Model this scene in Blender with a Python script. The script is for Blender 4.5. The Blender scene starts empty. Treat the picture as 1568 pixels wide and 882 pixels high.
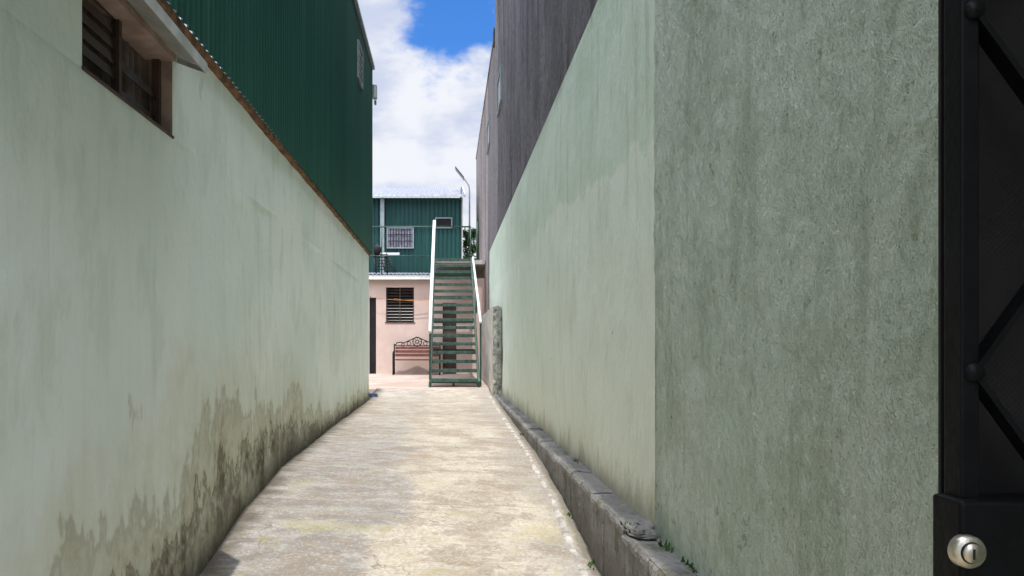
import bpy, math, random
from mathutils import Vector, noise as mnoise
random.seed(7)
EYE=1.4
F=1132.0
sc=bpy.context.scene
def PX(px,Y): return (px-686)/F*Y      # survey helpers: bearing at a known real distance -> metres
def PZ(py,Y): return (533-py)/F*Y
# ------------------------------------------------------------------ node helper
class M:
    def __init__(s,name,rough=0.8,metal=0.0,spec=0.5):
        s.m=bpy.data.materials.new(name); s.m.use_nodes=True
        s.t=s.m.node_tree; s.b=s.t.nodes['Principled BSDF']
        s.b.inputs['Roughness'].default_value=rough; s.b.inputs['Metallic'].default_value=metal
        s.b.inputs['Specular IOR Level'].default_value=spec
        g=s.t.nodes.new('ShaderNodeNewGeometry')
        o=s.t.nodes.new('ShaderNodeVectorMath'); o.operation='SUBTRACT'
        s.t.links.new(g.outputs['Position'],o.inputs[0]); o.inputs[1].default_value=(0,0,EYE)
        s.P=o.outputs[0]
        sp=s.t.nodes.new('ShaderNodeSeparateXYZ'); s.t.links.new(s.P,sp.inputs[0])
        s.X,s.Y,s.Z=sp.outputs
    def put(s,sock,v):
        if hasattr(v,'is_output') : s.t.links.new(v,sock)
        elif isinstance(v,(tuple,list)) and len(v)==3 and sock.type=='RGBA': sock.default_value=(*v,1)
        else: sock.default_value=v
    def math(s,op,a,b=0.0,c=None,clamp=False):
        n=s.t.nodes.new('ShaderNodeMath'); n.operation=op; n.use_clamp=clamp
        s.put(n.inputs[0],a); s.put(n.inputs[1],b)
        if c is not None: s.put(n.inputs[2],c)
        return n.outputs[0]
    def mul(s,a,b): return s.math('MULTIPLY',a,b)
    def ramp(s,v,a,b,x=0.0,y=1.0,smooth=True):
        n=s.t.nodes.new('ShaderNodeMapRange'); n.interpolation_type='SMOOTHSTEP' if smooth else 'LINEAR'
        s.put(n.inputs['Value'],v)
        for k,q in (('From Min',a),('From Max',b),('To Min',x),('To Max',y)): s.put(n.inputs[k],q)
        return n.outputs['Result']
    def scale(s,v,sc_,off=(0,0,0)):
        n=s.t.nodes.new('ShaderNodeMapping'); s.t.links.new(v,n.inputs[0]); n.inputs['Scale'].default_value=sc_
        n.inputs['Location'].default_value=off
        return n.outputs[0]
    def noise(s,sc_=(1,1,1),scale=1,detail=4,rough=0.6,off=(0,0,0)):
        n=s.t.nodes.new('ShaderNodeTexNoise'); s.t.links.new(s.scale(s.P,sc_,off),n.inputs['Vector'])
        n.inputs['Scale'].default_value=scale; n.inputs['Detail'].default_value=min(detail,5); n.inputs['Roughness'].default_value=rough
        return n.outputs['Fac']
    def voro(s,scale=5,feature='F1',sc_=(1,1,1)):
        n=s.t.nodes.new('ShaderNodeTexVoronoi'); n.feature=feature
        s.t.links.new(s.scale(s.P,sc_),n.inputs['Vector']); n.inputs['Scale'].default_value=scale
        return n.outputs['Distance']
    def mix(s,f,a,b,mode='MIX'):
        n=s.t.nodes.new('ShaderNodeMix'); n.data_type='RGBA'; n.blend_type=mode
        s.put(n.inputs[0],f); s.put(n.inputs[6],a); s.put(n.inputs[7],b)
        return n.outputs[2]
    def bump(s,h,strength=0.5,dist=0.01):
        n=s.t.nodes.new('ShaderNodeBump'); n.inputs['Strength'].default_value=strength; n.inputs['Distance'].default_value=dist
        s.t.links.new(h,n.inputs['Height'])
        if s.b.inputs['Normal'].is_linked: s.t.links.new(s.b.inputs['Normal'].links[0].from_socket,n.inputs['Normal'])
        s.t.links.new(n.outputs[0],s.b.inputs['Normal'])
    def col(s,c): s.put(s.b.inputs['Base Color'],c); return s
def simple(name,c,rough=0.7,metal=0,var=0.25,scale=6,bump=0.0,bscale=60,spec=.4):
    m=M(name,rough,metal,spec); f=m.noise(scale=scale)
    d=tuple(x*(1-var) for x in c); l=tuple(min(1,x*(1+var)) for x in c)
    m.col(m.mix(m.ramp(f,.3,.7),d,l))
    if bump: m.bump(m.noise(scale=bscale,detail=3),bump,0.004)
    return m.m
# ------------------------------------------------------------------ materials
def m_leftwall():
    m=M('mint_wall_paint',0.8,spec=.25)
    gl=m.ramp(m.Y,4.0,7.0,-1.5,-1.07,False); h=m.math('SUBTRACT',m.Z,gl)
    n1=m.noise(scale=.9,detail=4); n2=m.noise((1,1,.45),scale=4.5,detail=5,rough=.65); n3=m.noise(scale=14,detail=5)
    c=m.mix(m.ramp(n1,.35,.65),(.70,.79,.715),(.80,.85,.785))
    c=m.mix(m.mul(m.ramp(m.Y,3.0,5.8,1,0),.5),c,(.67,.755,.73))
    c=m.mix(m.mul(m.ramp(n2,.50,.64),.34),c,(.54,.61,.52))
    dr=m.noise((1,1,.07),scale=9,detail=4,off=(3,1,0))
    c=m.mix(m.mul(m.ramp(dr,.56,.72),.28),c,(.52,.57,.46))
    # a few isolated brown run marks
    rn=m.noise((1,1,.35),scale=3.2,detail=5,rough=.7,off=(11,4,2)); c=m.mix(m.mul(m.mul(m.ramp(rn,.655,.70),m.ramp(rn,.76,.71)),.40),c,(.38,.35,.20))
    # damp grime: patchy, strongest in the 4-7 m stretch, fading away from it
    H=m.math('MINIMUM',m.ramp(m.Y,4.4,9.5,1.05,.34),m.ramp(m.Y,2.4,4.2,.55,1.05))
    warp=m.mul(m.math('SUBTRACT',m.noise((1,1,.8),scale=1.35,detail=5,rough=.66,off=(5,2,1)),.5),2.1)
    warp2=m.mul(m.math('SUBTRACT',m.noise((1,1,.22),scale=8,detail=5),.5),.95)
    q=m.math('ADD',m.math('DIVIDE',h,H),m.math('ADD',warp,warp2))
    c=m.mix(m.mul(m.ramp(q,1.8,.5),.55),c,(.56,.54,.37))
    patch=m.ramp(m.noise((1,1,.6),scale=2.6,detail=5,rough=.7,off=(8,1,7)),.36,.60,.40,1.0)
    c=m.mix(m.mul(m.ramp(q,1.05,.35),m.mul(m.ramp(n3,.3,.62,.45,.86),patch)),c,(.29,.25,.155))
    rim=m.mul(m.ramp(q,.92,.84),m.ramp(q,.70,.83)); c=m.mix(m.mul(rim,.34),c,(.22,.185,.11))
    rim2=m.mul(m.ramp(q,.50,.46),m.ramp(q,.38,.45)); c=m.mix(m.mul(rim2,.60),c,(.12,.10,.06))
    c=m.mix(m.mul(m.ramp(q,.60,.20),m.mul(m.ramp(n3,.34,.56,.45,.94),patch)),c,(.085,.07,.042))
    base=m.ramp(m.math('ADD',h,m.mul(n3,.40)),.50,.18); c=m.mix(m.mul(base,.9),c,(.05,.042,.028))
    pit=m.ramp(m.voro(scale=2.3),.032,.018); c=m.mix(m.mul(pit,.6),c,(.2,.2,.15))
    m.col(c)
    m.bump(n2,.45,.03); m.bump(n3,.4,.014)
    return m.m
def m_rightwall(rough):
    m=M('green_wall_rough' if rough else 'green_wall_smooth',0.88,spec=.2)
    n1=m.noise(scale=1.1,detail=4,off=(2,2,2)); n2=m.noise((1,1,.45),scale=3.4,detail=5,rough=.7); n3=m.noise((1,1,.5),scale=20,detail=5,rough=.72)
    if rough:
        c=m.mix(m.ramp(n1,.35,.65),(.62,.72,.575),(.75,.83,.69))
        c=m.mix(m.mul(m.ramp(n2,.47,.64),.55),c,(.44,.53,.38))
        c=m.mix(m.mul(m.ramp(n3,.52,.67),.38),c,(.37,.45,.32))  # relief shading painted into the colour, from the same noise as the bump
        c=m.mix(m.mul(m.ramp(n3,.46,.36),.45),c,(.83,.88,.78))  # light side of the painted relief shading
        st=m.noise((1,1,.14),scale=4.5,detail=5,off=(1,8,0)); c=m.mix(m.mul(m.ramp(st,.52,.68),.42),c,(.35,.42,.28))
        v=m.ramp(m.noise(scale=5,detail=5,rough=.85,off=(4,4,4)),.61,.68); c=m.mix(m.mul(v,.6),c,(.20,.235,.14))
        m.bump(n3,1.0,.06); m.bump(m.noise((1,1,.7),scale=90,detail=4,rough=.7),1.0,.013)
    else:
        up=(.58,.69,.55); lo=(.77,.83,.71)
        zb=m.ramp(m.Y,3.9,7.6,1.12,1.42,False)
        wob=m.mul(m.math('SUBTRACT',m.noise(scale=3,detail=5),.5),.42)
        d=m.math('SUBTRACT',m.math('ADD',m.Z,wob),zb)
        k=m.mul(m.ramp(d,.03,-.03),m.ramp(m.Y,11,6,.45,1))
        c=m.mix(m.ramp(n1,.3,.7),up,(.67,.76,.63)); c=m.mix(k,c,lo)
        c=m.mix(m.mul(m.ramp(n2,.5,.66),.34),c,(.53,.60,.46))
        st=m.noise((1,1,.09),scale=8,detail=5,off=(1,3,0)); c=m.mix(m.mul(m.ramp(st,.54,.72),m.ramp(m.Z,.2,1.6,.16,.50)),c,(.40,.46,.34))
        low=m.ramp(m.math('ADD',m.Z,m.mul(n2,.8)),.4,-.7); c=m.mix(m.mul(low,.50),c,(.75,.72,.56))
        lo2=m.ramp(m.math('ADD',m.Z,m.mul(n2,.8)),-.30,-.58); c=m.mix(m.mul(lo2,.65),c,(.34,.30,.19))
        pit=m.ramp(m.voro(scale=2.0),.035,.02); c=m.mix(m.mul(pit,.6),c,(.25,.28,.2))
        m.bump(n2,.45,.04); m.bump(n3,.6,.02)
    m.col(c); return m.m
def m_grey():
    m=M('cement_render_grey',0.95,spec=.15)
    n1=m.noise((1,1,.4),scale=2,detail=5,rough=.65); n2=m.noise((1,1,.5),scale=16,detail=5,rough=.75)
    c=m.mix(m.ramp(n1,.3,.7),(.15,.14,.145),(.25,.235,.24))
    c=m.mix(m.ramp(m.Y,16.4,16.7),c,m.mix(n1,(.26,.24,.24),(.36,.33,.32)))
    c=m.mix(m.ramp(m.Y,20.4,20.6),c,(.50,.42,.39))
    st=m.noise((1,1,.05),scale=3.6,detail=5,off=(1,3,0)); c=m.mix(m.mul(m.ramp(st,.52,.64),.62),c,(.075,.07,.07))
    c=m.mix(m.mul(m.ramp(n2,.48,.66),.6),c,(.08,.08,.08))
    m.col(c); m.bump(n2,1.0,.07); return m.m
def m_path():
    m=M('alley_concrete',0.9,spec=.2)
    n1=m.noise((1,.55,1),scale=1.5,detail=5,rough=.6); n2=m.noise((.6,1.3,1),scale=6,detail=5,rough=.7); n3=m.noise(scale=42,detail=5,rough=.75)
    c=m.mix(m.ramp(n1,.34,.66),(.30,.25,.195),(.425,.375,.30))
    c=m.mix(m.mul(m.ramp(n2,.45,.58),.42),c,(.49,.45,.38))
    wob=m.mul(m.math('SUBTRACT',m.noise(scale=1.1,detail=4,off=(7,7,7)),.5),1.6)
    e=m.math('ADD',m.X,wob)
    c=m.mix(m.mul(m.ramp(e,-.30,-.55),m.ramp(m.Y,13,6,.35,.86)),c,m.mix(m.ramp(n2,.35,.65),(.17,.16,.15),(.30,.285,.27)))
    c=m.mix(m.mul(m.ramp(e,.42,.68),.55),c,(.25,.23,.205))
    n4=m.noise((.8,1.2,1),scale=2.3,detail=5,rough=.78,off=(3,1,9))
    c=m.mix(m.mul(m.ramp(n4,.50,.565),.55),c,(.225,.18,.13))
    c=m.mix(m.mul(m.ramp(n3,.48,.63),.42),c,(.17,.145,.115))
    c=m.mix(m.mul(m.ramp(n3,.45,.34),.38),c,(.62,.58,.50))
    al=m.mul(m.ramp(n4,.48,.38),m.ramp(m.Y,8,5)); c=m.mix(m.mul(al,.40),c,(.33,.29,.12))
    # wandering shrinkage cracks
    nw=m.noise(scale=1.25,detail=5,rough=.55,off=(20,3,5)); ck=m.mul(m.ramp(nw,.494,.499),m.ramp(nw,.505,.500)); c=m.mix(m.mul(m.mul(ck,m.ramp(n1,.46,.56)),.65),c,(.12,.10,.08))
    jn=m.math('FRACT',m.math('DIVIDE',m.math('ADD',m.Y,m.mul(n2,.06)),2.9)); c=m.mix(m.mul(m.ramp(jn,.006,.002),.45),c,(.15,.125,.095))
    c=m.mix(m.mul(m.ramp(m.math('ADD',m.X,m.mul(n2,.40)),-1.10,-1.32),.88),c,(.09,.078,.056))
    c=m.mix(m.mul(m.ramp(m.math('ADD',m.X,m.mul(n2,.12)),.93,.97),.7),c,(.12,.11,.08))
    m.col(c)
    m.bump(n2,.55,.03); m.bump(n3,.8,.011)
    return m.m
def m_yard():
    m=M('yard_concrete',0.85,spec=.2)
    n1=m.noise(scale=1.2,detail=5); n2=m.noise(scale=12,detail=5)
    c=m.mix(m.ramp(n1,.35,.65),(.30,.225,.18),(.38,.305,.255)); c=m.mix(m.mul(m.ramp(n2,.5,.7),.35),c,(.22,.175,.14))
    m.col(c); m.bump(n2,.5,.006); return m.m
def m_kerb():
    m=M('kerb_concrete',0.95,spec=.15)
    n1=m.noise((1,.6,1),scale=3,detail=5,rough=.65); n2=m.noise(scale=25,detail=5,rough=.7)
    c=m.mix(m.ramp(n1,.3,.7),(.19,.18,.165),(.33,.31,.29)); c=m.mix(m.mul(m.ramp(n2,.48,.66),.5),c,(.11,.10,.085))
    c=m.mix(m.mul(m.ramp(m.noise(scale=5,detail=5,rough=.7,off=(4,4,1)),.54,.64),.65),c,(.12,.13,.06))
    c=m.mix(m.mul(m.ramp(m.math('ADD',m.Z,m.mul(n1,.15)),-1.02,-1.15),.5),c,(.15,.135,.11))
    m.col(c); m.bump(n2,1.0,.03); return m.m
def m_corr(name,c1,c2,sheet=.82,metal=0.0,rough=.45,axis='Y'):
    m=M(name,rough,metal,.35); a=m.Y if axis=='Y' else m.X
    fl=m.math('FLOOR',m.math('DIVIDE',a,sheet)); wn=m.t.nodes.new('ShaderNodeTexWhiteNoise'); wn.noise_dimensions='1D'
    m.t.links.new(fl,wn.inputs['W'])
    c=m.mix(wn.outputs['Value'],c1,c2)
    n=m.noise((1,1,.08),scale=5,detail=4); c=m.mix(m.mul(m.ramp(n,.5,.75),.35),c,tuple(min(1,x*1.8+.01) for x in c2))
    d=m.noise((1,1,.3),scale=3,detail=4); c=m.mix(m.mul(m.ramp(d,.55,.75),.35),c,tuple(x*.5 for x in c1))
    m.col(c); return m.m
MAT={}
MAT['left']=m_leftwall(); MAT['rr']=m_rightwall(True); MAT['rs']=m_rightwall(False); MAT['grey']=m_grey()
MAT['path']=m_path(); MAT['yard']=m_yard(); MAT['kerb']=m_kerb()
MAT['clad']=m_corr('green_corrugated_sheet',(.010,.062,.042),(.015,.082,.058))
MAT['cladfar']=m_corr('teal_corrugated_sheet',(.008,.048,.043),(.011,.062,.055),axis='X')
MAT['zinc']=m_corr('galvanised_roof_sheet',(.17,.18,.22),(.22,.23,.27),metal=.1,rough=.6,axis='X')
MAT['rust']=simple('rusty_timber_edge',(.17,.085,.04),.9,var=.6,scale=9)
MAT['alu']=simple('weathered_aluminium',(.50,.52,.50),.5,.2,var=.2)
MAT['lintel']=simple('pinkish_primer',(.36,.27,.23),.8)
MAT['frame']=simple('brown_window_frame',(.08,.048,.038),.7)
MAT['glass']=simple('dark_louvre_glass',(.035,.028,.026),.2,var=.3)
MAT['dark']=simple('dark_room',(.012,.010,.010),.9)
MAT['curtain']=simple('curtain_cloth',(.16,.125,.115),.95,var=.3)
MAT['lace']=simple('lace_curtain',(.16,.16,.20),.95,var=.4,scale=14)
MAT['pink']=simple('pink_house_paint',(.60,.46,.395),.85,var=.08,scale=1.5)
MAT['white']=simple('white_gloss_paint',(.76,.76,.74),.4,var=.06)
MAT['offwhite']=simple('offwhite_render',(.50,.48,.45),.8,var=.12)
MAT['ventgrey']=simple('grey_vent_frame',(.22,.26,.26),.7,var=.12)
MAT['green']=simple('green_steel_paint',(.020,.058,.038),.5,var=.3)
MAT['tread']=simple('worn_green_tread',(.045,.085,.064),.6,var=.5,scale=12)
MAT['black']=simple('black_gate_paint',(.004,.004,.0045),.5,var=.3,scale=20,bump=.4,bscale=45,spec=.14)
MAT['gmesh']=simple('grey_wire_mesh',(.022,.020,.019),.7,spec=.1)
MAT['chrome']=simple('worn_brassy_nickel',(.56,.51,.41),.4,.95,var=.25,scale=60,bump=.2)
MAT['iron']=simple('black_cast_iron',(.015,.014,.015),.6,spec=.2)
MAT['slat']=simple('red_brown_wood_slat',(.13,.036,.026),.6,var=.35,scale=8)
MAT['steel']=simple('galvanised_pole',(.33,.35,.36),.5,.4)
MAT['solar']=simple('solar_panel_blue_black',(.015,.02,.035),.3)
MAT['orange']=simple('orange_rope',(.50,.22,.05),.8)
MAT['blue']=simple('blue_plastic',(.02,.05,.13),.5)
MAT['bark']=simple('bark',(.10,.075,.05),.95)
MAT['leaf']=simple('foliage',(.055,.12,.025),.6,var=.6,scale=5)
MAT['stub']=simple('weathered_beige_render',(.54,.50,.42),.9,var=.25,scale=3,bump=.5,bscale=25)
MAT['mossy']=simple('mossy_masonry_edge',(.31,.31,.265),.95,var=.5,scale=10,bump=.9,bscale=30)
MAT['weed']=simple('weed_leaf',(.05,.11,.02),.7)
MAT['fillet']=simple('cement_fillet',(.34,.315,.275),.9,var=.45,scale=9,bump=.6)
def m_ground():
    m=M('earth_ground',.95); n=m.noise(scale=.3,detail=5); m.col(m.mix(m.ramp(n,.4,.6),(.14,.12,.08),(.10,.13,.05))); return m.m
MAT['ground']=m_ground()
# ------------------------------------------------------------------ geometry helpers
def root(name):
    o=bpy.data.objects.new(name,None); sc.collection.objects.link(o); return o
def mesh(name,v,f,mat,parent=None,smooth=False,bevel=0,offset=True):
    me=bpy.data.meshes.new(name); me.from_pydata([(a,b,c+(EYE if offset else 0)) for a,b,c in v],[],f); me.update()
    o=bpy.data.objects.new(name,me); sc.collection.objects.link(o); me.materials.append(MAT[mat] if isinstance(mat,str) else mat)
    if parent: o.parent=parent
    if smooth:
        for p in me.polygons: p.use_smooth=True
    if bevel:
        b=o.modifiers.new('b','BEVEL'); b.width=bevel; b.segments=2; b.limit_method='ANGLE'
    return o
BF=[(0,3,2,1),(4,5,6,7),(0,1,5,4),(1,2,6,5),(2,3,7,6),(3,0,4,7)]
def bv(x0,x1,y0,y1,z0,z1): return [(x0,y0,z0),(x1,y0,z0),(x1,y1,z0),(x0,y1,z0),(x0,y0,z1),(x1,y0,z1),(x1,y1,z1),(x0,y1,z1)]
def box(name,x0,x1,y0,y1,z0,z1,mat,parent=None,bevel=0):
    return mesh(name,bv(x0,x1,y0,y1,z0,z1),BF,mat,parent,bevel=bevel)
def boxes(name,L,mat,parent=None,bevel=0):
    v=[];f=[]
    for b in L:
        n=len(v); v+=bv(*b) if len(b)==6 else list(b); f+=[tuple(i+n for i in q) for q in BF]
    return mesh(name,v,f,mat,parent,bevel=bevel)
def tubes(name,segs,mat,parent=None,n=10):
    v=[];f=[]
    for pts,r in segs:
        pts=[Vector(p) for p in pts]; base=len(v); prev=None
        for i,p in enumerate(pts):
            d=(pts[min(i+1,len(pts)-1)]-pts[max(i-1,0)]).normalized()
            if prev is None:
                a=d.cross(Vector((0,0,1)));
                if a.length<.1: a=d.cross(Vector((1,0,0)))
                a.normalize()
            else: a=(prev-d*prev.dot(d)).normalized()
            prev=a; b=d.cross(a); rr=r[i] if isinstance(r,(list,tuple)) else r
            for k in range(n):
                t=2*math.pi*k/n; q=p+a*math.cos(t)*rr+b*math.sin(t)*rr; v.append(tuple(q))
        for i in range(len(pts)-1):
            for k in range(n):
                A=base+i*n+k; B=base+i*n+(k+1)%n; f.append((A,B,B+n,A+n))
        f.append(tuple(base+k for k in range(n))[::-1]); f.append(tuple(base+(len(pts)-1)*n+k for k in range(n)))
    return mesh(name,v,f,mat,parent,smooth=True)
def beam(p,q,w,h,up=(0,0,1)):
    p=Vector(p);q=Vector(q);d=(q-p).normalized();s=d.cross(Vector(up)).normalized();u=s.cross(d).normalized()
    r=[]
    for P in(p,q):
        for a,b in((-1,-1),(1,-1),(1,1),(-1,1)): r.append(tuple(P+s*a*w/2+u*b*h/2))
    return r
def ring(c,R,axis='Y',n=24,a0=0,a1=360):
    out=[]
    for i in range(n+1):
        t=math.radians(a0+(a1-a0)*i/n)
        out.append((c[0]+R*math.cos(t),c[1],c[2]+R*math.sin(t)) if axis=='Y' else (c[0],c[1]+R*math.cos(t),c[2]+R*math.sin(t)))
    return out
def corr_wall(name,axis,a0,a1,fixed,z0,z1,mat,parent,pitch=.09,amp=.011,jag=0):
    v=[];f=[];n=int((a1-a0)/pitch*8)
    for i in range(n+1):
        a=a0+(a1-a0)*i/n; w=amp*math.cos(2*math.pi*a/pitch)
        sh=math.floor(a/.82); j=jag*(math.sin(sh*12.9)*.5)
        if axis=='Y': v+=[(fixed+w,a,z0+j),(fixed+w,a,z1)]
        else: v+=[(a,fixed+w,z0+j),(a,fixed+w,z1)]
    for i in range(n): f.append((2*i,2*i+2,2*i+3,2*i+1))
    return mesh(name,v,f,mat,parent,smooth=True)
def corr_roof(name,x0,x1,y0,z0,y1,z1,mat,parent,pitch=.12,amp=.018):
    v=[];f=[];n=int((x1-x0)/pitch*8)
    for i in range(n+1):
        a=x0+(x1-x0)*i/n; w=amp*math.cos(2*math.pi*a/pitch); v+=[(a,y0,z0+w),(a,y1,z1+w)]
    for i in range(n): f.append((2*i,2*i+2,2*i+3,2*i+1))
    return mesh(name,v,f,mat,parent,smooth=True)
def interp(T,y):
    if y<=T[0][0]: return T[0][1]
    for (a,b),(c,d) in zip(T,T[1:]):
        if y<=c:
            t=(y-a)/(c-a); t=t*t*(3-2*t)*.35+t*.65; return b+(d-b)*t
    return T[-1][1]
GR=[(-5,-1.62),(0,-1.62),(3,-1.55),(4.55,-1.40),(6.1,-1.22),(8,-1.11),(12,-1.05),(14,-1.0),(15,-.97),(16.5,-.875),(22,-.765),(600,-.765)]
GL=[(-5,-1.62),(0,-1.62),(3,-1.56),(4.55,-1.37),(5.5,-1.20),(6.7,-1.08),(10,-1.025),(14.1,-.985),(16.5,-.87),(22,-.765),(600,-.765)]
def gz(x,y):
    t=min(1,max(0,(x+1.51)/2.45)); return interp(GL,y)*(1-t)+interp(GR,y)*t
# ------------------------------------------------------------------ ground
ys=[-60,-20,-5]+[i*.5 for i in range(-4,50)]+[30,60,150,400,900]
v=[];f=[];xs=[-500,-100,-20,-3,-1.5,0,1,3,20,100,500]
for y in ys:
    for x in xs: v.append((x,y,gz(x,y)-.03))
for j in range(len(ys)-1):
    for i in range(len(xs)-1):
        a=j*len(xs)+i; f.append((a,a+1,a+1+len(xs),a+len(xs)))
mesh('ground',v,f,'ground',smooth=True)
def sheet(name,x0,x1,nx,y0,y1,ny,mat,dz,amp):
    v=[];f=[]
    for j in range(ny+1):
        for i in range(nx+1):
            x=x0+(x1-x0)*i/nx;y=y0+(y1-y0)*j/ny
            d=amp*mnoise.fractal(Vector((x*1.6,y*1.2,0)),1,2,4)+amp*.35*mnoise.noise(Vector((x*9,y*9,3)))
            v.append((x,y,gz(x,y)+dz+d))
    for j in range(ny):
        for i in range(nx):
            a=j*(nx+1)+i; f.append((a,a+1,a+nx+2,a+nx+1))
    return mesh(name,v,f,mat,smooth=True)
sheet('concrete_path',-1.56,.97,90,-2.5,16.2,620,'path',0,.011)
sheet('yard_pavement',-9,3,60,16.2,26,60,'yard',0,.004)
sheet('yard_pavement_side',-9,-1.56,30,14.3,16.2,10,'yard',0,.004).name='yard_pavement.001'
v=[];f=[];N=260
for i in range(N+1):
    y=3.2+(15-3.2)*i/N; wob=.016*mnoise.noise(Vector((0,y*2.3,1)))+.010*mnoise.noise(Vector((0,y*11,1)))
    z=gz(.85,y); hh=.006+.016*mnoise.noise(Vector((3,y*5,1)))
    v+=[(.812+wob,y,z-.004),(.832+wob,y,z+hh),(.852+wob,y,z+hh*.9),(.868+wob*.5,y,z-.004)]
for i in range(N):
    for k in range(3): a=i*4+k; f.append((a,a+1,a+5,a+4))
mesh('cement_fillet',v,f,'fillet',smooth=True)
# ------------------------------------------------------------------ kerb
K=root('block_kerb'); y=1.0
while y<15.0:
    L=.39 if y>4.0 else .5
    y1=min(y+L,15.0); dz=random.uniform(-.008,.008); dx=random.uniform(-.006,.006)
    if y<3.85: dz-=.035
    vv=[];ff=[];ny=10
    x0=.94+dx
    prof=[(x0+.008,-1.9),(x0+.004,-1.35),(x0,-1.15),(x0,-.995),(x0+.004,-.972),(x0+.018,-.955),(x0+.07,-.952),(x0+.17,-.955)]
    for j in range(ny+1):
        yy=y+.002+(y1-y-.004)*j/ny
        for (px,pz) in prof:
            k=.010*mnoise.noise(Vector((px*14,yy*9,pz*12))); e=.006 if j in(0,ny) else 0
            vv.append((px+k+e*.4,yy,pz+dz+k-e*.5))
    m_=len(prof)
    for j in range(ny):
        for a in range(m_-1): q=j*m_+a; ff.append((q,q+m_,q+m_+1,q+1))
    ff.append(tuple(range(m_))); ff.append(tuple(range(ny*m_,ny*m_+m_))[::-1])
    mesh('block',vv,ff,'kerb',K,smooth=False); y=y1
box('bedding',.955,1.12,.9,15,-1.95,-.995,'kerb',K)
v=[];f=[]
for j in range(9):
    for i in range(13):
        t=2*math.pi*(i%12)/12; ph=math.pi/2*j/8
        r=1+.5*mnoise.noise(Vector((math.cos(t)*2,math.sin(t)*2,ph)))
        v.append((1.03+.08*math.cos(t)*math.cos(ph)**.6*r,3.98+.17*math.sin(t)*math.cos(ph)**.6*r,-.985+.035*min(1,math.sin(ph)*1.7)*r))
for j in range(8):
    for i in range(12): a=j*13+i; f.append((a,a+1,a+14,a+13))
mesh('mortar_lump',v,f,'kerb',K)
v=[];f=[]
for (cx,cy,cz,n,s) in [(.965,3.95,-.965,30,.03),(1.07,3.6,-.98,24,.03),(1.08,6.2,-.95,14,.025),(1.085,8.5,-.95,14,.025),(.91,4.7,-1.38,20,.03),(.92,5.6,-1.27,14,.025),(1.085,3.3,-.98,20,.03),(.92,9.2,-1.08,12,.03),(-1.49,7.8,-1.05,10,.02)]:
    for _ in range(n):
        a=random.uniform(0,6.28); r=random.uniform(0,.05); x=cx+r*math.cos(a)*.5;y=cy+r*2.4*math.sin(a); h=random.uniform(.4,1)*s; w=h*.25
        l=random.uniform(-.6,.6)*h; k=len(v); v+=[(x-w,y,cz),(x+w,y,cz),(x+l+w*.6,y+l,cz+h*.7),(x+l*1.5,y+l*1.3,cz+h)]; f.append((k,k+1,k+2,k+3))
mesh('weeds',v,f,'weed')
# ------------------------------------------------------------------ left house
LH=root('green_clad_house'); XL=-1.51
def wavy_wall(name,fixed,y0,y1,z0,z1,mat,parent,ny,nz,amp,sgn,fine=0):
    v=[];f=[]
    for j in range(nz+1):
        for i in range(ny+1):
            y=y0+(y1-y0)*i/ny; z=z0+(z1-z0)*j/nz
            edge=0 if (j in(0,nz) or i in (0,ny)) else 1
            d=amp*(mnoise.noise(Vector((y*.9,z*1.1,fixed)))+.35*mnoise.noise(Vector((y*4,z*3,fixed))))
            if fine: d+=fine*(mnoise.fractal(Vector((y*11,z*6,1)),.9,2.1,3)+.45*mnoise.noise(Vector((y*42,z*26,4))))
            v.append((fixed+sgn*edge*d,y,z))
    for j in range(nz):
        for i in range(ny):
            a=j*(ny+1)+i; f.append((a,a+1,a+ny+2,a+ny+1))
    return mesh(name,v,f,mat,parent,smooth=True)
wy0,wy1,wz0,wz1=3.05,4.05,1.155,1.60
wavy_wall('lower_wall',XL,-2.5,14.1,-1.9,wz0,'left',LH,340,80,.018,1,.0025)
wavy_wall('wall_near_window',XL,-2.5,wy0,wz0,1.82,'left',LH,60,8,.0,1)
wavy_wall('wall_past_window',XL,wy1,14.1,wz0,1.82,'left',LH,150,10,.008,1)
wavy_wall('lintel_wall',XL,wy0,wy1,wz1,1.82,'left',LH,10,3,.0,1)
box('end_wall',-6,XL-.002,14.0,14.098,-1.9,5.3,'left',LH)
box('back_side_wall',-6,XL-.002,-2.5,-2.4,-1.9,5.3,'left',LH)
boxes('window_reveal',[(XL-.14,XL-.001,wy0-.01,wy0+.001,wz0-.01,wz1+.01),(XL-.14,XL-.001,wy1-.001,wy1+.01,wz0-.01,wz1+.01),(XL-.14,XL-.001,wy0,wy1,wz0-.012,wz0)],'lintel',LH)
box('window_lintel',XL-.14,XL+.02,wy0,wy1,wz1-.03,wz1+.008,'lintel',LH)
box('window_sill',XL-.12,XL+.008,wy0-.005,wy1+.005,wz0-.008,wz0+.006,'frame',LH)
boxes('window_frame',[(XL-.10,XL-.06,wy1-.035,wy1-.002,wz0,wz1-.03),(XL-.10,XL-.06,wy0+.002,wy0+.035,wz0,wz1-.03),(XL-.10,XL-.06,3.53,3.56,wz0,wz1-.03),(XL-.10,XL-.06,wy0,wy1,wz0+.006,wz0+.03)],'frame',LH)
L=[]
for k in range(6):
    z=wz0+.05+k*.07
    for (a,b) in((wy0+.04,3.525),(3.565,wy1-.04)):
        L.append([(XL-.085,a,z+.050),(XL-.078,a,z),(XL-.078,b,z),(XL-.085,b,z+.050),(XL-.080,a,z+.050),(XL-.073,a,z),(XL-.073,b,z),(XL-.080,b,z+.050)])
L=[l for l in L if random.random()>.35]
boxes('louvre_blades',L,'glass',LH)
v=[];f=[];n=200
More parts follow.
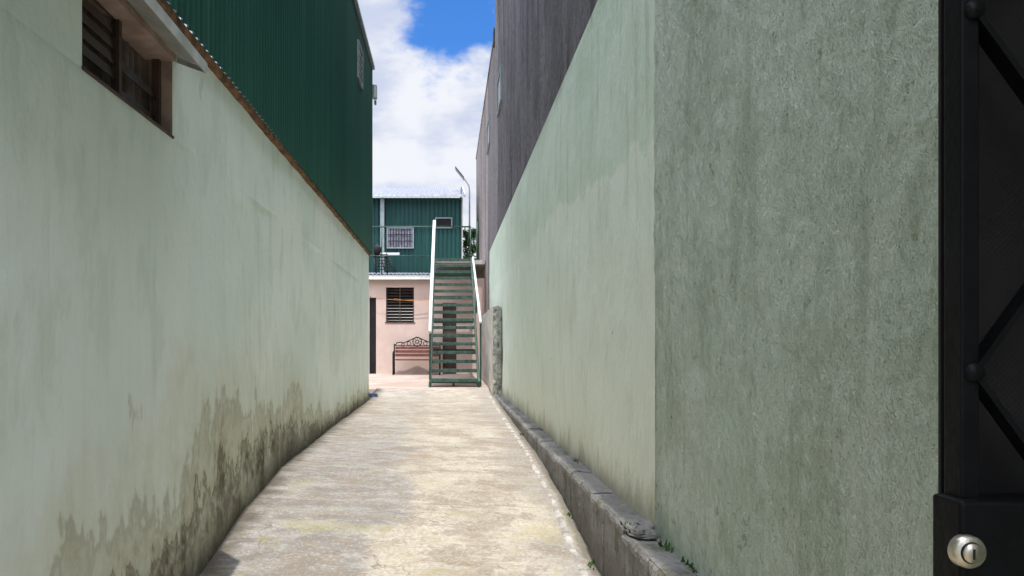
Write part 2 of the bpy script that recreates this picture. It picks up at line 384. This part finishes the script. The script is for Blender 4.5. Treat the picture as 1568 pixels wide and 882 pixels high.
for i in range(n+1):
    y=wy0-.05+(wy1-wy0+.1)*i/n; w=.02*math.sin(y*75)+.012*math.sin(y*33+1)
    v+=[(XL-.15+w,y,wz0-.1),(XL-.15+w*.7,y,wz1+.1)]
for i in range(n): f.append((2*i,2*i+2,2*i+3,2*i+1))
mesh('curtain',v,f,'curtain',LH,smooth=True)
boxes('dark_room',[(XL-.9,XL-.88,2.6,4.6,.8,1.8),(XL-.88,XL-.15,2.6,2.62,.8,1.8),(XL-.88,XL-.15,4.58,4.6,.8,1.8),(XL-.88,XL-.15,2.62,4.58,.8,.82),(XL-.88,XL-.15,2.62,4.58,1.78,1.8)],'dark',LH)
ax=-1.285
aw=[(XL,1.9,1.645),(ax,1.9,1.53),(ax,3.93,1.50),(XL,4.12,1.615)]
v=aw+[(x,y,z+.006) for x,y,z in aw]; mesh('awning_sheet',v,BF,'alu',LH)
boxes('awning_lip',[[(ax,1.9,1.485),(ax+.006,1.9,1.485),(ax+.006,3.93,1.455),(ax,3.93,1.455),(ax,1.9,1.545),(ax+.006,1.9,1.545),(ax+.006,3.93,1.512),(ax,3.93,1.512)]],'alu',LH)
boxes('awning_end',[[(XL,4.12,1.59),(ax,3.935,1.462),(ax,3.94,1.462),(XL,4.125,1.59),(XL,4.12,1.625),(ax,3.935,1.515),(ax,3.94,1.515),(XL,4.125,1.625)]],'alu',LH)
corr_wall('cladding','Y',-2.5,14.12,XL+.045,1.80,5.36,'clad',LH,amp=.014,jag=.012)
v=[];f=[];N=300
for i in range(N+1):
    y=-2.5+16.6*i/N; a=.012*mnoise.noise(Vector((1,y*3,0)))+.006*mnoise.noise(Vector((1,y*14,0)))
    v+=[(XL-.01,y,1.765+a),(XL+.036+a*.5,y,1.768+a),(XL+.038+a*.5,y,1.81),(XL-.01,y,1.815)]
for i in range(N):
    for k in range(3): a=i*4+k; f.append((a,a+1,a+5,a+4))
mesh('rusty_runner',v,f,'rust',LH)
boxes('corner_trim',[(XL-.03,XL+.065,14.12,14.16,1.80,5.36)],'green',LH)
boxes('roof_gutter',[(XL+.02,XL+.10,-2.5,14.25,5.36,5.42)],'ventgrey',LH)
boxes('roof',[[(-6,-2.5,6.6),(XL+.08,-2.5,5.441),(XL+.08,14.3,5.441),(-6,14.3,6.6),(-6,-2.5,6.63),(XL+.08,-2.5,5.47),(XL+.08,14.3,5.47),(-6,14.3,6.63)]],'zinc',LH)
boxes('vent_window_frame',[(XL+.03,XL+.085,11.85,11.89,4.35,4.95),(XL+.03,XL+.085,12.41,12.45,4.35,4.95),(XL+.03,XL+.085,11.89,12.41,4.35,4.39),(XL+.03,XL+.085,11.89,12.41,4.91,4.95)],'ventgrey',LH,.003)
boxes('vent_window_pane',[(XL+.06,XL+.065,11.89,12.41,4.39,4.91)],'glass',LH)
boxes('vent_window_bars',[(XL+.066,XL+.08,11.9,12.4,4.39+.1*k,4.41+.1*k) for k in range(1,5)],'ventgrey',LH)
boxes('corner_lamp_box',[(XL+.06,XL+.14,14.18,14.30,4.80,5.06),(XL+.08,XL+.12,14.30,14.38,4.72,4.80)],'ventgrey',LH,.01)
# ------------------------------------------------------------------ right building
RB=root('cement_block_building'); XR=1.10
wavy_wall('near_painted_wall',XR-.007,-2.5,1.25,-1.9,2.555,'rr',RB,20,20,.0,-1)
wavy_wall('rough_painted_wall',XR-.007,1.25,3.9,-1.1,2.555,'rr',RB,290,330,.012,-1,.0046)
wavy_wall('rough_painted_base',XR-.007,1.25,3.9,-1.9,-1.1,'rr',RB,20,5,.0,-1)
v=[];f=[];N=90
for i in range(N+1):
    z=-1.9+4.455*i/N; w=.012*mnoise.noise(Vector((7,z*4,1)))+.006*mnoise.noise(Vector((7,z*17,1)))
    v+=[(XR-.008,3.895,z),(XR-.006,3.905+w,z),(XR+.02,3.915+w,z)]
for i in range(N):
    for k in range(2): a=i*3+k; f.append((a,a+1,a+4,a+3))
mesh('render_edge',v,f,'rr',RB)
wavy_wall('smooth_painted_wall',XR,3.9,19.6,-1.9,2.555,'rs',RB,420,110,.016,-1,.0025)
box('wall_core',XR+.04,XR+.2,-2.5,29,-1.9,2.54,'grey',RB)
wavy_wall('upper_wall',XR+.006,-2.5,17.3,2.54,8.9,'grey',RB,360,130,.02,-1,.006)
wavy_wall('rear_wall_low',XR+.01,19.6,29,-1.9,2.54,'grey',RB,60,30,.01,-1)
wavy_wall('rear_wall_high',XR+.01,17.3,29,2.54,7.4,'grey',RB,80,40,.01,-1)
box('upper_wall_body',XR+.04,7,-2.5,17.3,2.56,8.88,'grey',RB)
box('rear_wall_body',XR+.04,7,17.31,29,2.56,7.38,'grey',RB)
box('parapet_cap',XR-.03,XR+.25,17.3,17.6,7.15,7.5,'iron',RB,.01)
box('parapet_coping',XR-.015,XR+.2,17.62,29,7.4,7.47,'grey',RB,.01)
for (ya,yb,za,zb) in [(15.2,16.2,5.15,5.75),(19.4,20.5,5.45,6.05)]:
    boxes('window_surround',[(XR-.03,XR+.03,ya-.07,ya,za-.07,zb+.07),(XR-.03,XR+.03,yb,yb+.07,za-.07,zb+.07),(XR-.03,XR+.03,ya,yb,za-.07,za),(XR-.03,XR+.03,ya,yb,zb,zb+.07)],'ventgrey',RB,.004)
    box('window_opening',XR-.012,XR-.008,ya,yb,za,zb,'glass',RB)
SW=root('low_boundary_wall')
wavy_wall('alley_face',.915,15.0,21.2,-1.3,.86,'stub',SW,60,30,.012,1)
v=[];f=[];N=30
for j in range(N+1):
    z=-1.3+(2.16)*j/N; r=.012*mnoise.noise(Vector((1,2,z*8)))
    for i in range(7):
        x=.915+.172*i/6; v.append((x+r,15.0+.03*mnoise.noise(Vector((x*20,1,z*9)))-.01,min(z,.86)-(.05*(i-3)**2/9 if j==N else 0)))
for j in range(N):
    for i in range(6): a=j*7+i; f.append((a,a+1,a+8,a+7))
mesh('broken_end',v,f,'mossy',SW)
box('core',.93,1.08,15.03,21.2,-1.3,.84,'mossy',SW)
# ------------------------------------------------------------------ staircase
ST=root('metal_staircase'); y0,y1_=16.5,21.8; z0,z1_=-.87,2.62; xl,xr=-.423,.714; nT=17
def sz(y): return z0+(z1_-z0)*(y-y0)/(y1_-y0)
for x in (xl,xr-.05):
    boxes('stringer',[[(x,y0-.05,z0-.02),(x+.05,y0-.05,z0-.02),(x+.05,y0+.25,z0-.02),(x,y0+.25,z0-.02),(x,y0-.05,z0+.12),(x+.05,y0-.05,z0+.12),(x+.05,y0+.25,z0+.2),(x,y0+.25,z0+.2)],
      beam((x+.025,y0+.02,z0+.06),(x+.025,y1_,z1_-.06),.05,.17)],'green',ST)
T=[];E=[]
for k in range(nT):
    y=y0+.02+(y1_-y0)*k/nT; z=z0+(z1_-z0)*(k+1)/nT - .02
    T.append((xl+.052,xr-.052,y+.02,y+.29,z-.035,z)); E.append((xl+.052,xr-.052,y,y+.019,z-.075,z+.004))
boxes('treads',T,'tread',ST); boxes('tread_nosings',E,'tread',ST,.003)
boxes('cross_braces',[(xl+.055,xr-.055,y0+.35+1.1*k,y0+.40+1.1*k,sz(y0+.35+1.1*k)-.16,sz(y0+.35+1.1*k)-.11) for k in range(5)]+[(.10,.15,y0+.35,y0+.4,-.9,sz(y0+.35)-.16)],'green',ST)
tubes('left_handrail',[([(xl+.02,y0-.02,z0+1.23),(xl+.02,y1_,z1_+1.13)],.042)],'white',ST)
P=[]
for k in range(6):
    y=y0+.03+(y1_-y0-.06)*k/5; P.append((xl+.0,xl+.04,y-.02,y+.02,sz(y)-.02,sz(y)+1.18-(.0)))
boxes('left_posts',P[:1]+P[3:],'green',ST)
boxes('left_panel_rails',[beam((xl+.02,y0,z0+.45),(xl+.02,y1_,z1_+.42),.03,.03),beam((xl+.02,y0,z0+.82),(xl+.02,y1_,z1_+.78),.03,.03)],'green',ST)
tubes('right_handrail',[([(xr+.02,y0+.1,sz(y0)+1.45),(xr+.02,y1_,z1_+.05)],.03)],'white',ST)
boxes('right_posts',[(xr,xr+.04,y0+.12,y0+.16,z0,sz(y0)+1.42),(xr,xr+.04,19.2,19.24,sz(19.2),2.0-.35)],'green',ST)
# ------------------------------------------------------------------ pink house
PH=root('pink_house'); yf=22.0; zt=2.08; zb=-.9
wx0,wx1,wz0,wz1=PX(591,yf),PX(634,yf),PZ(493,yf),PZ(440,yf)
boxes('front_wall',[(-2.14,wx0,yf,yf+.15,zb,zt),(wx1,-.16,yf,yf+.15,zb,zt),(wx0,wx1,yf,yf+.15,zb,wz0),(wx0,wx1,yf,yf+.15,wz1,zt),(-6,-2.34,yf,yf+.15,zb,zt),(-2.34,-2.14,yf,yf+.15,1.5,zt),(-.16,.25,yf,yf+.15,1.35,zt),(.25,1.09,yf,yf+.15,zb,zt)],'pink',PH)
boxes('window_reveal',[(wx0-.03,wx1+.03,yf-.012,yf+.0-.002,wz0-.04,wz0),(wx0-.0,wx0+.03,yf+.02,yf+.1,wz0,wz1),(wx1-.03,wx1,yf+.02,yf+.1,wz0,wz1),(wx0+.40,wx0+.43,yf+.03,yf+.1,wz0,wz1)],'frame',PH)
L=[]
for k in range(11):
    z=wz0+.03+k*(wz1-wz0-.04)/11
    L.append([(wx0+.03,yf+.04,z),(wx1-.03,yf+.04,z),(wx1-.03,yf+.09,z+.06),(wx0+.03,yf+.09,z+.06),(wx0+.03,yf+.04,z+.006),(wx1-.03,yf+.04,z+.006),(wx1-.03,yf+.09,z+.066),(wx0+.03,yf+.09,z+.066)])
boxes('louvres',L,'glass',PH)
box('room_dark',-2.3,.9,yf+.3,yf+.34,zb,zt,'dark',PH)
box('door_leaf_green',-2.33,-2.15,yf+.05,yf+.09,zb,1.5,'iron',PH)
box('door_leaf_dark',-.15,.24,yf+.05,yf+.09,zb,1.34,'frame',PH)
boxes('fascia',[(-6,-.45,yf-.16,yf-.13,zt-.05,zt+.08)],'white',PH)
corr_roof('roof',-6,-.45,yf-.18,zt+.10,25.8,2.62,'zinc',PH)
box('terrace_slab',-.44,1.09,21.82,26,2.48,2.60,'offwhite',PH)
# ------------------------------------------------------------------ far green house
GH=root('teal_corrugated_house'); yg=26.0
gx0,gx1=-6.0,PX(706,yg); ze=PZ(303,yg)
a0,a1,b0,b1=PX(594,yg),PX(632,yg),PZ(379,yg),PZ(350,yg); c0,c1,d0,d1=PX(668,yg),PX(691,yg),PZ(348,yg),PZ(335,yg)
corr_wall('front_cladding','X',gx0,gx1,yg,2.0,ze,'cladfar',GH,pitch=.15,amp=.016)
box('body',gx0,gx1-.02,yg+.05,31,2.0,ze-.02,'green',GH)
corr_wall('side_cladding','Y',yg,31,gx1+.01,2.0,ze+.4,'cladfar',GH,pitch=.15,amp=.012)
corr_roof('roof',gx0,gx1+.12,yg-.3,ze+.03,30.2,6.55,'zinc',GH,pitch=.17,amp=.02)
boxes('verge_trim',[beam((gx1+.13,yg-.32,ze+.02),(gx1+.13,30.2,6.55),.03,.10),(gx1+.02,gx1+.06,yg-.06,yg-.02,2.5,ze)],'offwhite',GH)
boxes('eave_trim',[(gx0,gx1+.12,yg-.33,yg-.305,ze-.02,ze+.06)],'alu',GH)
def win(p,x0,x1,z0,z1,fill,bars):
    boxes('window_frame',[(x0-.04,x0,yg-.06,yg-.02,z0-.04,z1+.04),(x1,x1+.04,yg-.06,yg-.02,z0-.04,z1+.04),(x0,x1,yg-.06,yg-.02,z0-.04,z0),(x0,x1,yg-.06,yg-.02,z1,z1+.04)],'ventgrey',p)
    box('window_pane',x0,x1,yg-.035,yg-.025,z0,z1,fill,p)
    if bars: boxes('window_bars',[(x0+(x1-x0)*k/bars-.014,x0+(x1-x0)*k/bars+.014,yg-.05,yg-.04,z0,z1) for k in range(1,bars)]+[(x0,x1,yg-.053,yg-.051,z0+(z1-z0)*q-.012,z0+(z1-z0)*q+.012) for q in (.33,.67)],'iron',p)
win(GH,a0,a1,b0,b1,'lace',9); win(GH,c0,c1,d0,d1,'dark',0)
box('porch_column',PX(583,yg),PX(589,yg),yg-.2,yg-.07,2.4,ze-.03,'ventgrey',GH)
box('wall_shelf',PX(580,25.6),PX(612,25.6),25.4,25.6,PZ(391,25.6),PZ(388,25.6),'white',GH)
TR=root('terrace_railing'); yr=22.3
tubes('rails',[([(-3.2,yr,3.66),(.68,yr,3.66)],.022),([(-3.2,yr,2.78),(-.45,yr,2.78)],.016)],'green',TR)
tubes('posts',[([(x,yr,2.2),(x,yr,3.66)],.018) for x in (-3.2,-2.0)]+[([(.68,yr,2.5),(.68,yr,3.66)],.022),([(.93,yr+1.4,2.6),(.93,yr+1.4,4.05)],.03)],'green',TR)
tubes('side_rail',[([(.68,yr,3.66),(.68,25.9,3.66)],.018),([(.68,yr,3.15),(.68,25.9,3.15)],.012)],'green',TR)
# ------------------------------------------------------------------ bench
B=root('park_bench'); by=21.25; gb=gz(-1,21.25); bx0=PX(602,by); bx1=bx0+1.34
boxes('seat',[(bx0+.03,bx1-.03,by+.02+k*.085,by+.085+k*.085,gb+.42,gb+.455) for k in range(5)],'slat',B,.004)
boxes('backrest',[[(bx0+.03,by+.43+.02*k,gb+.53+.105*k),(bx1-.03,by+.43+.02*k,gb+.53+.105*k),(bx1-.03,by+.455+.02*k,gb+.53+.105*k),(bx0+.03,by+.455+.02*k,gb+.53+.105*k),
   (bx0+.03,by+.445+.02*k,gb+.615+.105*k),(bx1-.03,by+.445+.02*k,gb+.615+.105*k),(bx1-.03,by+.47+.02*k,gb+.615+.105*k),(bx0+.03,by+.47+.02*k,gb+.615+.105*k)] for k in range(3)],'slat',B,.004)
S=[]
for x in (bx0,bx1):
    S.append(([(x,by-.03,gb),(x,by+.02,gb+.15),(x,by+.0,gb+.3),(x,by-.01,gb+.44),(x,by-.03,gb+.60),(x,by+.02,gb+.66),(x,by+.2,gb+.67),(x,by+.46,gb+.66)],.022))
    S.append(([(x,by+.50,gb),(x,by+.42,gb+.2),(x,by+.42,gb+.42),(x,by+.46,gb+.62),(x,by+.52,gb+.90)],.022))
    S.append(([(x,by-.01,gb+.42),(x,by+.43,gb+.42)],.018)); S.append(([(x,by+.02,gb+.16),(x,by+.22,gb+.24),(x,by+.43,gb+.18)],.013))
    S.append((ring((x,by+.21,gb+.54),.07,'X'),.011))
tubes('iron_ends',S,'iron',B,8)
cx=(bx0+bx1)/2; yb=by+.51; S=[]
S.append((ring((cx,yb,gb+.965),.13),.015)); S.append((ring((cx,yb,gb+.965),.045),.012))
for k in range(8):
    t=math.pi*k/4; S.append(([(cx+.045*math.cos(t),yb,gb+.965+.045*math.sin(t)),(cx+.125*math.cos(t),yb,gb+.965+.125*math.sin(t))],.008))
for s in(-1,1):
    S.append(([(cx+s*.64,yb,gb+.85),(cx+s*.60,yb,gb+.93),(cx+s*.50,yb,gb+.95),(cx+s*.38,yb,gb+.93),(cx+s*.28,yb,gb+.98),(cx+s*.14,yb,gb+1.04),(cx,yb,gb+1.10)],.015))
    S.append((ring((cx+s*.24,yb,gb+.91),.055),.011)); S.append((ring((cx+s*.42,yb,gb+.88),.04),.010)); S.append(([(cx+s*.67,yb,gb+.855),(cx,yb,gb+.845)],.012))
tubes('iron_crest',S,'iron',B,8)
# ------------------------------------------------------------------ street lamp
SL=root('street_lamp'); yl=28.0; lx=PX(719,yl)
tubes('pole',[([(lx,yl,-.8),(lx,yl,3),(lx,yl,PZ(292,yl)),(lx-.03,yl,PZ(284,yl)),(lx-.16,yl,PZ(276,yl)),(lx-.26,yl,PZ(270,yl))],[.05,.04,.028,.026,.025,.024])],'steel',SL)
boxes('lamp_head',[beam((lx-.20,yl,PZ(275,yl)),(lx-.52,yl,PZ(259,yl)),.26,.045,(0,0,1))],'steel',SL,.008)
boxes('solar_panel',[beam((lx-.22,yl,PZ(275,yl)+.06),(lx-.54,yl,PZ(259,yl)+.06),.34,.02,(0,0,1))],'solar',SL)
# ------------------------------------------------------------------ tree behind
TG=root('leafy_tree'); tx,ty=.80,27.0
tubes('trunk',[([(tx,ty,-.8),(tx+.05,ty,1.2),(tx-.05,ty,2.8),(tx,ty,4.0)],[.08,.07,.05,.02])]+[([(tx,ty,2+.4*k),(tx+.2*math.cos(k*2.1),ty+.5*math.sin(k*2.1),2.6+.35*k)],[.03,.01]) for k in range(5)],'bark',TG,8)
v=[];f=[]
cl=[(tx+random.uniform(-.20,.18),ty+random.uniform(-.6,.6),random.uniform(2.7,4.25),random.uniform(.10,.22)) for _ in range(40)]
for (a,b,c,r) in cl:
    for _ in range(70):
        d=Vector((random.gauss(0,1),random.gauss(0,1),random.gauss(0,1))).normalized()*r*random.uniform(.4,1.2)
        p=Vector((a,b,c))+d; s=random.uniform(.03,.06); u=Vector((random.gauss(0,1),random.gauss(0,1),random.gauss(0,1))).normalized(); w=u.cross(Vector((.3,.5,.8))).normalized()
        k=len(v); v+=[tuple(p-u*s),tuple(p+w*s*.5),tuple(p+u*s),tuple(p-w*s*.5)]; f.append((k,k+1,k+2,k+3))
mesh('crown',v,f,'leaf',TG)
# ------------------------------------------------------------------ drying rack, rope, hose
DR=root('clothes_drying_rack'); yd=22.4
S=[]
for k in range(6):
    t=k/5; S.append(([(-2.25+.02*k,yd-.35*t,2.85-.50*t),(-1.84+.06*k,yd-.35*t,2.83-.50*t)],.013))
S+= [([(-2.25,yd,2.88),(-2.15,yd-.4,2.25)],.02),([(-1.86,yd,2.86),(-1.55,yd-.4,2.25)],.02),([(-2.05,yd,2.86),(-1.88,yd-.4,2.28)],.015),([(-2.2,yd,2.86),(-2.2,yd+.3,2.2)],.018),([(-1.86,yd,2.86),(-1.86,yd+.3,2.2)],.018)]
tubes('rack_bars',S,'iron',DR,8)
v=[];f=[]
for j in range(9):
    for i in range(16):
        t=2*math.pi*i/16; ph=math.pi*j/8; r=1+.35*mnoise.noise(Vector((math.cos(t)*2,math.sin(t)*2,ph*2)))
        v.append((-2.14+.12*r*math.cos(t)*math.sin(ph),yd+.06*math.sin(t)*math.sin(ph),2.97+.17*math.cos(ph)*r))
for j in range(8):
    for i in range(16): a=j*16+i;b=j*16+(i+1)%16; f.append((a,b,b+16,a+16))
mesh('hanging_dark_cloth',v,f,'iron',DR,smooth=True)
CL=root('clothesline'); n=20
tubes('rope',[([( -2.3+1.95*i/n, yf-.12, PZ(455,yf)-.10*math.sin(math.pi*i/n)) for i in range(n+1)],.006),([(-1.6+1.2*i/n,yf-.14,PZ(458,yf)-.06*math.sin(math.pi*i/n)) for i in range(n+1)],.006)],'orange',CL,6)
tubes('end_hooks',[([(-2.3,yf-.13,PZ(455,yf)),(-2.3,yf+.02,PZ(455,yf))],.012),([(-.35,yf-.13,PZ(455,yf)),(-.35,yf+.02,PZ(455,yf))],.012)],'iron',CL,6)
HC=root('blue_hose_coil'); S=[]
for k in range(3): S.append(([(-1.50+(.11-.012*k)*math.cos(t/16*6.283),14.62+(.11-.012*k)*math.sin(t/16*6.283),gz(-1.45,14.6)+.02+.018*k) for t in range(17)],.010))
tubes('coil',S,'blue',HC,8)
# ------------------------------------------------------------------ gate + added out-of-view slab that shades it
G=root('black_metal_gate'); yg_=.72; s=1132/yg_
def gx(px): return (px-686)/s
def gzz(py): return (533-py)/s
XS=.500
boxes('stile',[(XS,XS+.018,yg_,yg_+.026,-1.6,1.3),(XS+.018,XS+.026,yg_+.016,yg_+.025,-1.6,1.3)],'black',G,.002)
boxes('frame',[(1.05,1.09,yg_,yg_+.03,-1.6,1.3),(XS+.02,1.05,yg_,yg_+.028,1.26,1.3),(XS+.02,1.05,yg_,yg_+.028,-1.6,-1.55)],'black',G,.002)
xa,xb=XS+.012,.64
z=gzz(570)
pts=[]
for k in range(-6,8): pts.append((xa if k%2==0 else xb, z+k*.245*.72))
bars=[]
for (p,q) in zip(pts,pts[1:]):
    bars.append(beam((p[0],yg_+.006,p[1]),(q[0],yg_+.006,q[1]),.006,.018,(0,1,0)) )
boxes('scissor_bars',bars,'black',G)
tubes('rivets',[([(p[0],yg_-.004,p[1]),(p[0],yg_+.012,p[1])],.009) for p in pts],'black',G,12)
box('backing_sheet',XS+.008,1.05,yg_+.042,yg_+.046,-1.58,1.28,'dark',G)
v=[];f=[];p_=.0062
def strip(a,b,w,y):
    d=Vector((b[0]-a[0],b[1]-a[1])).normalized(); nx,nz=-d.y*w,d.x*w; k=len(v)
    v.extend([(a[0]-nx,y,a[1]-nz),(b[0]-nx,y,b[1]-nz),(b[0]+nx,y,b[1]+nz),(a[0]+nx,y,a[1]+nz)]); f.append((k,k+1,k+2,k+3))
W=.35;x0_=XS+.03
k=-1.58-W
while k<1.28:
    for sg,yy in ((1,yg_+.036),(-1,yg_+.038)):
        za,zb_=(k,k+W) if sg>0 else (k+W,k)
        lo=max(-1.58,min(za,zb_)); hi=min(1.28,max(za,zb_))
        if hi>lo:
            A=(x0_+abs(lo-za),lo); Bq=(x0_+abs(hi-za),hi)
            strip(A,Bq,.0006,yy)
    k+=p_
mesh('expanded_mesh',v,f,'gmesh',G)
zt_=gzz(768)*(.706/.72)
box('lock_box',XS-.010,.62,yg_-.014,yg_+.030,-.42,zt_,'black',G,.004)
kx=(1483-686)/1132*(yg_-.018); kz=(533-845)/1132*(yg_-.018)
tubes('cylinder_collar',[([(kx,yg_-.012,kz),(kx,yg_-.019,kz),(kx,yg_-.022,kz)],[.0160,.0158,.0142])],'chrome',G,40)
tubes('cylinder_plug',[([(kx,yg_-.021,kz),(kx,yg_-.0235,kz)],[.0105,.0100])],'iron',G,32)
tubes('cylinder_core',[([(kx,yg_-.0225,kz),(kx,yg_-.0255,kz)],[.0094,.0090])],'chrome',G,32)
box('key_slot',kx-.0009,kx+.0009,yg_-.0262,yg_-.025,kz-.0055,kz+.0045,'dark',G)
box('added_gate_shade_slab',.35,XR-.03,.12,.95,1.75,1.85,'offwhite')  # unseen slab, added to keep direct sun off the gate
# ------------------------------------------------------------------ light
el=math.radians(75); az=math.radians(3)   # sun behind the viewer, slightly to the right
d=Vector((math.sin(az)*math.cos(el),-math.cos(az)*math.cos(el),math.sin(el)))
sl=bpy.data.lights.new('sun','SUN'); sl.energy=4.9; sl.angle=math.radians(.5); sl.color=(1,.97,.93)
so=bpy.data.objects.new('sun',sl); sc.collection.objects.link(so); so.rotation_euler=d.to_track_quat('Z','Y').to_euler()
w=bpy.data.worlds.new('World'); sc.world=w; w.use_nodes=True; t=w.node_tree; bg=t.nodes['Background']; bg.inputs[1].default_value=.14
sky=t.nodes.new('ShaderNodeTexSky'); sky.sky_type='NISHITA'; sky.sun_disc=False; sky.sun_elevation=el; sky.sun_rotation=math.pi-az
tc=t.nodes.new('ShaderNodeTexCoord')
def wm(op,a,b,cl=False):
    n=t.nodes.new('ShaderNodeMath'); n.operation=op; n.use_clamp=cl
    for i,q in enumerate((a,b)):
        if hasattr(q,'is_output'): t.links.new(q,n.inputs[i])
        else: n.inputs[i].default_value=q
    return n.outputs[0]
def wr(v_,a,b,c=0,e=1):
    n=t.nodes.new('ShaderNodeMapRange'); n.interpolation_type='SMOOTHSTEP'; t.links.new(v_,n.inputs[0])
    for k,q in zip((1,2,3,4),(a,b,c,e)): n.inputs[k].default_value=q
    return n.outputs[0]
def wn(scale,detail,off,sc_=(1,1,1.6)):
    mp=t.nodes.new('ShaderNodeMapping'); t.links.new(tc.outputs['Generated'],mp.inputs[0]); mp.inputs['Location'].default_value=off; mp.inputs['Scale'].default_value=sc_
    n=t.nodes.new('ShaderNodeTexNoise'); t.links.new(mp.outputs[0],n.inputs['Vector']); n.inputs['Scale'].default_value=scale; n.inputs['Detail'].default_value=detail; n.inputs['Roughness'].default_value=.55
    return n.outputs['Fac']
def wdist(v_):
    dd=t.nodes.new('ShaderNodeVectorMath'); dd.operation='DISTANCE'; t.links.new(tc.outputs['Generated'],dd.inputs[0]); dd.inputs[1].default_value=v_; return dd.outputs['Value']
cov=wr(wn(3.0,6,(2.3,.4,1.1)),.36,.5)
hd=wdist(Vector((.015,1,.462)).normalized())
dist=wm('ADD',hd,wm('MULTIPLY',wm('SUBTRACT',wn(14,6,(0,0,0)),.5),.16))
hole=wr(dist,.045,.095)
cov=wm('MULTIPLY',wm('MAXIMUM',cov,wr(hd,.6,.3)),hole,True)
mx=t.nodes.new('ShaderNodeMix'); mx.data_type='RGBA'; t.links.new(cov,mx.inputs[0])
cc=t.nodes.new('ShaderNodeMix'); cc.data_type='RGBA'; t.links.new(wr(wn(7,6,(5,5,5),(1,1,2.2)),.38,.60),cc.inputs[0]); cc.inputs[6].default_value=(4.4,4.85,6.1,1); cc.inputs[7].default_value=(6.4,6.55,7.0,1)
gl=wr(wdist(d),1.15,.1,1.0,9.5)     # thin cloud glows brighter towards the sun
vm=t.nodes.new('ShaderNodeVectorMath'); vm.operation='SCALE'; t.links.new(cc.outputs[2],vm.inputs[0]); t.links.new(gl,vm.inputs['Scale'])
vs=t.nodes.new('ShaderNodeVectorMath'); vs.operation='MULTIPLY'; t.links.new(sky.outputs[0],vs.inputs[0]); vs.inputs[1].default_value=(.38,.86,1.5)
t.links.new(vs.outputs[0],mx.inputs[6]); t.links.new(vm.outputs[0],mx.inputs[7]); t.links.new(mx.outputs[2],bg.inputs[0])
# ------------------------------------------------------------------ camera
cam=bpy.data.cameras.new('camera'); co=bpy.data.objects.new('camera',cam); sc.collection.objects.link(co); sc.camera=co
co.location=(0,0,EYE); co.rotation_euler=(math.radians(90),0,0); cam.sensor_width=36; cam.lens=36*F/1568
cam.shift_x=(784-686)/1568; cam.shift_y=(533-441)/1568; cam.clip_start=.02; cam.clip_end=3000
sc.view_settings.view_transform='Standard'; sc.view_settings.look='None'; sc.view_settings.exposure=0
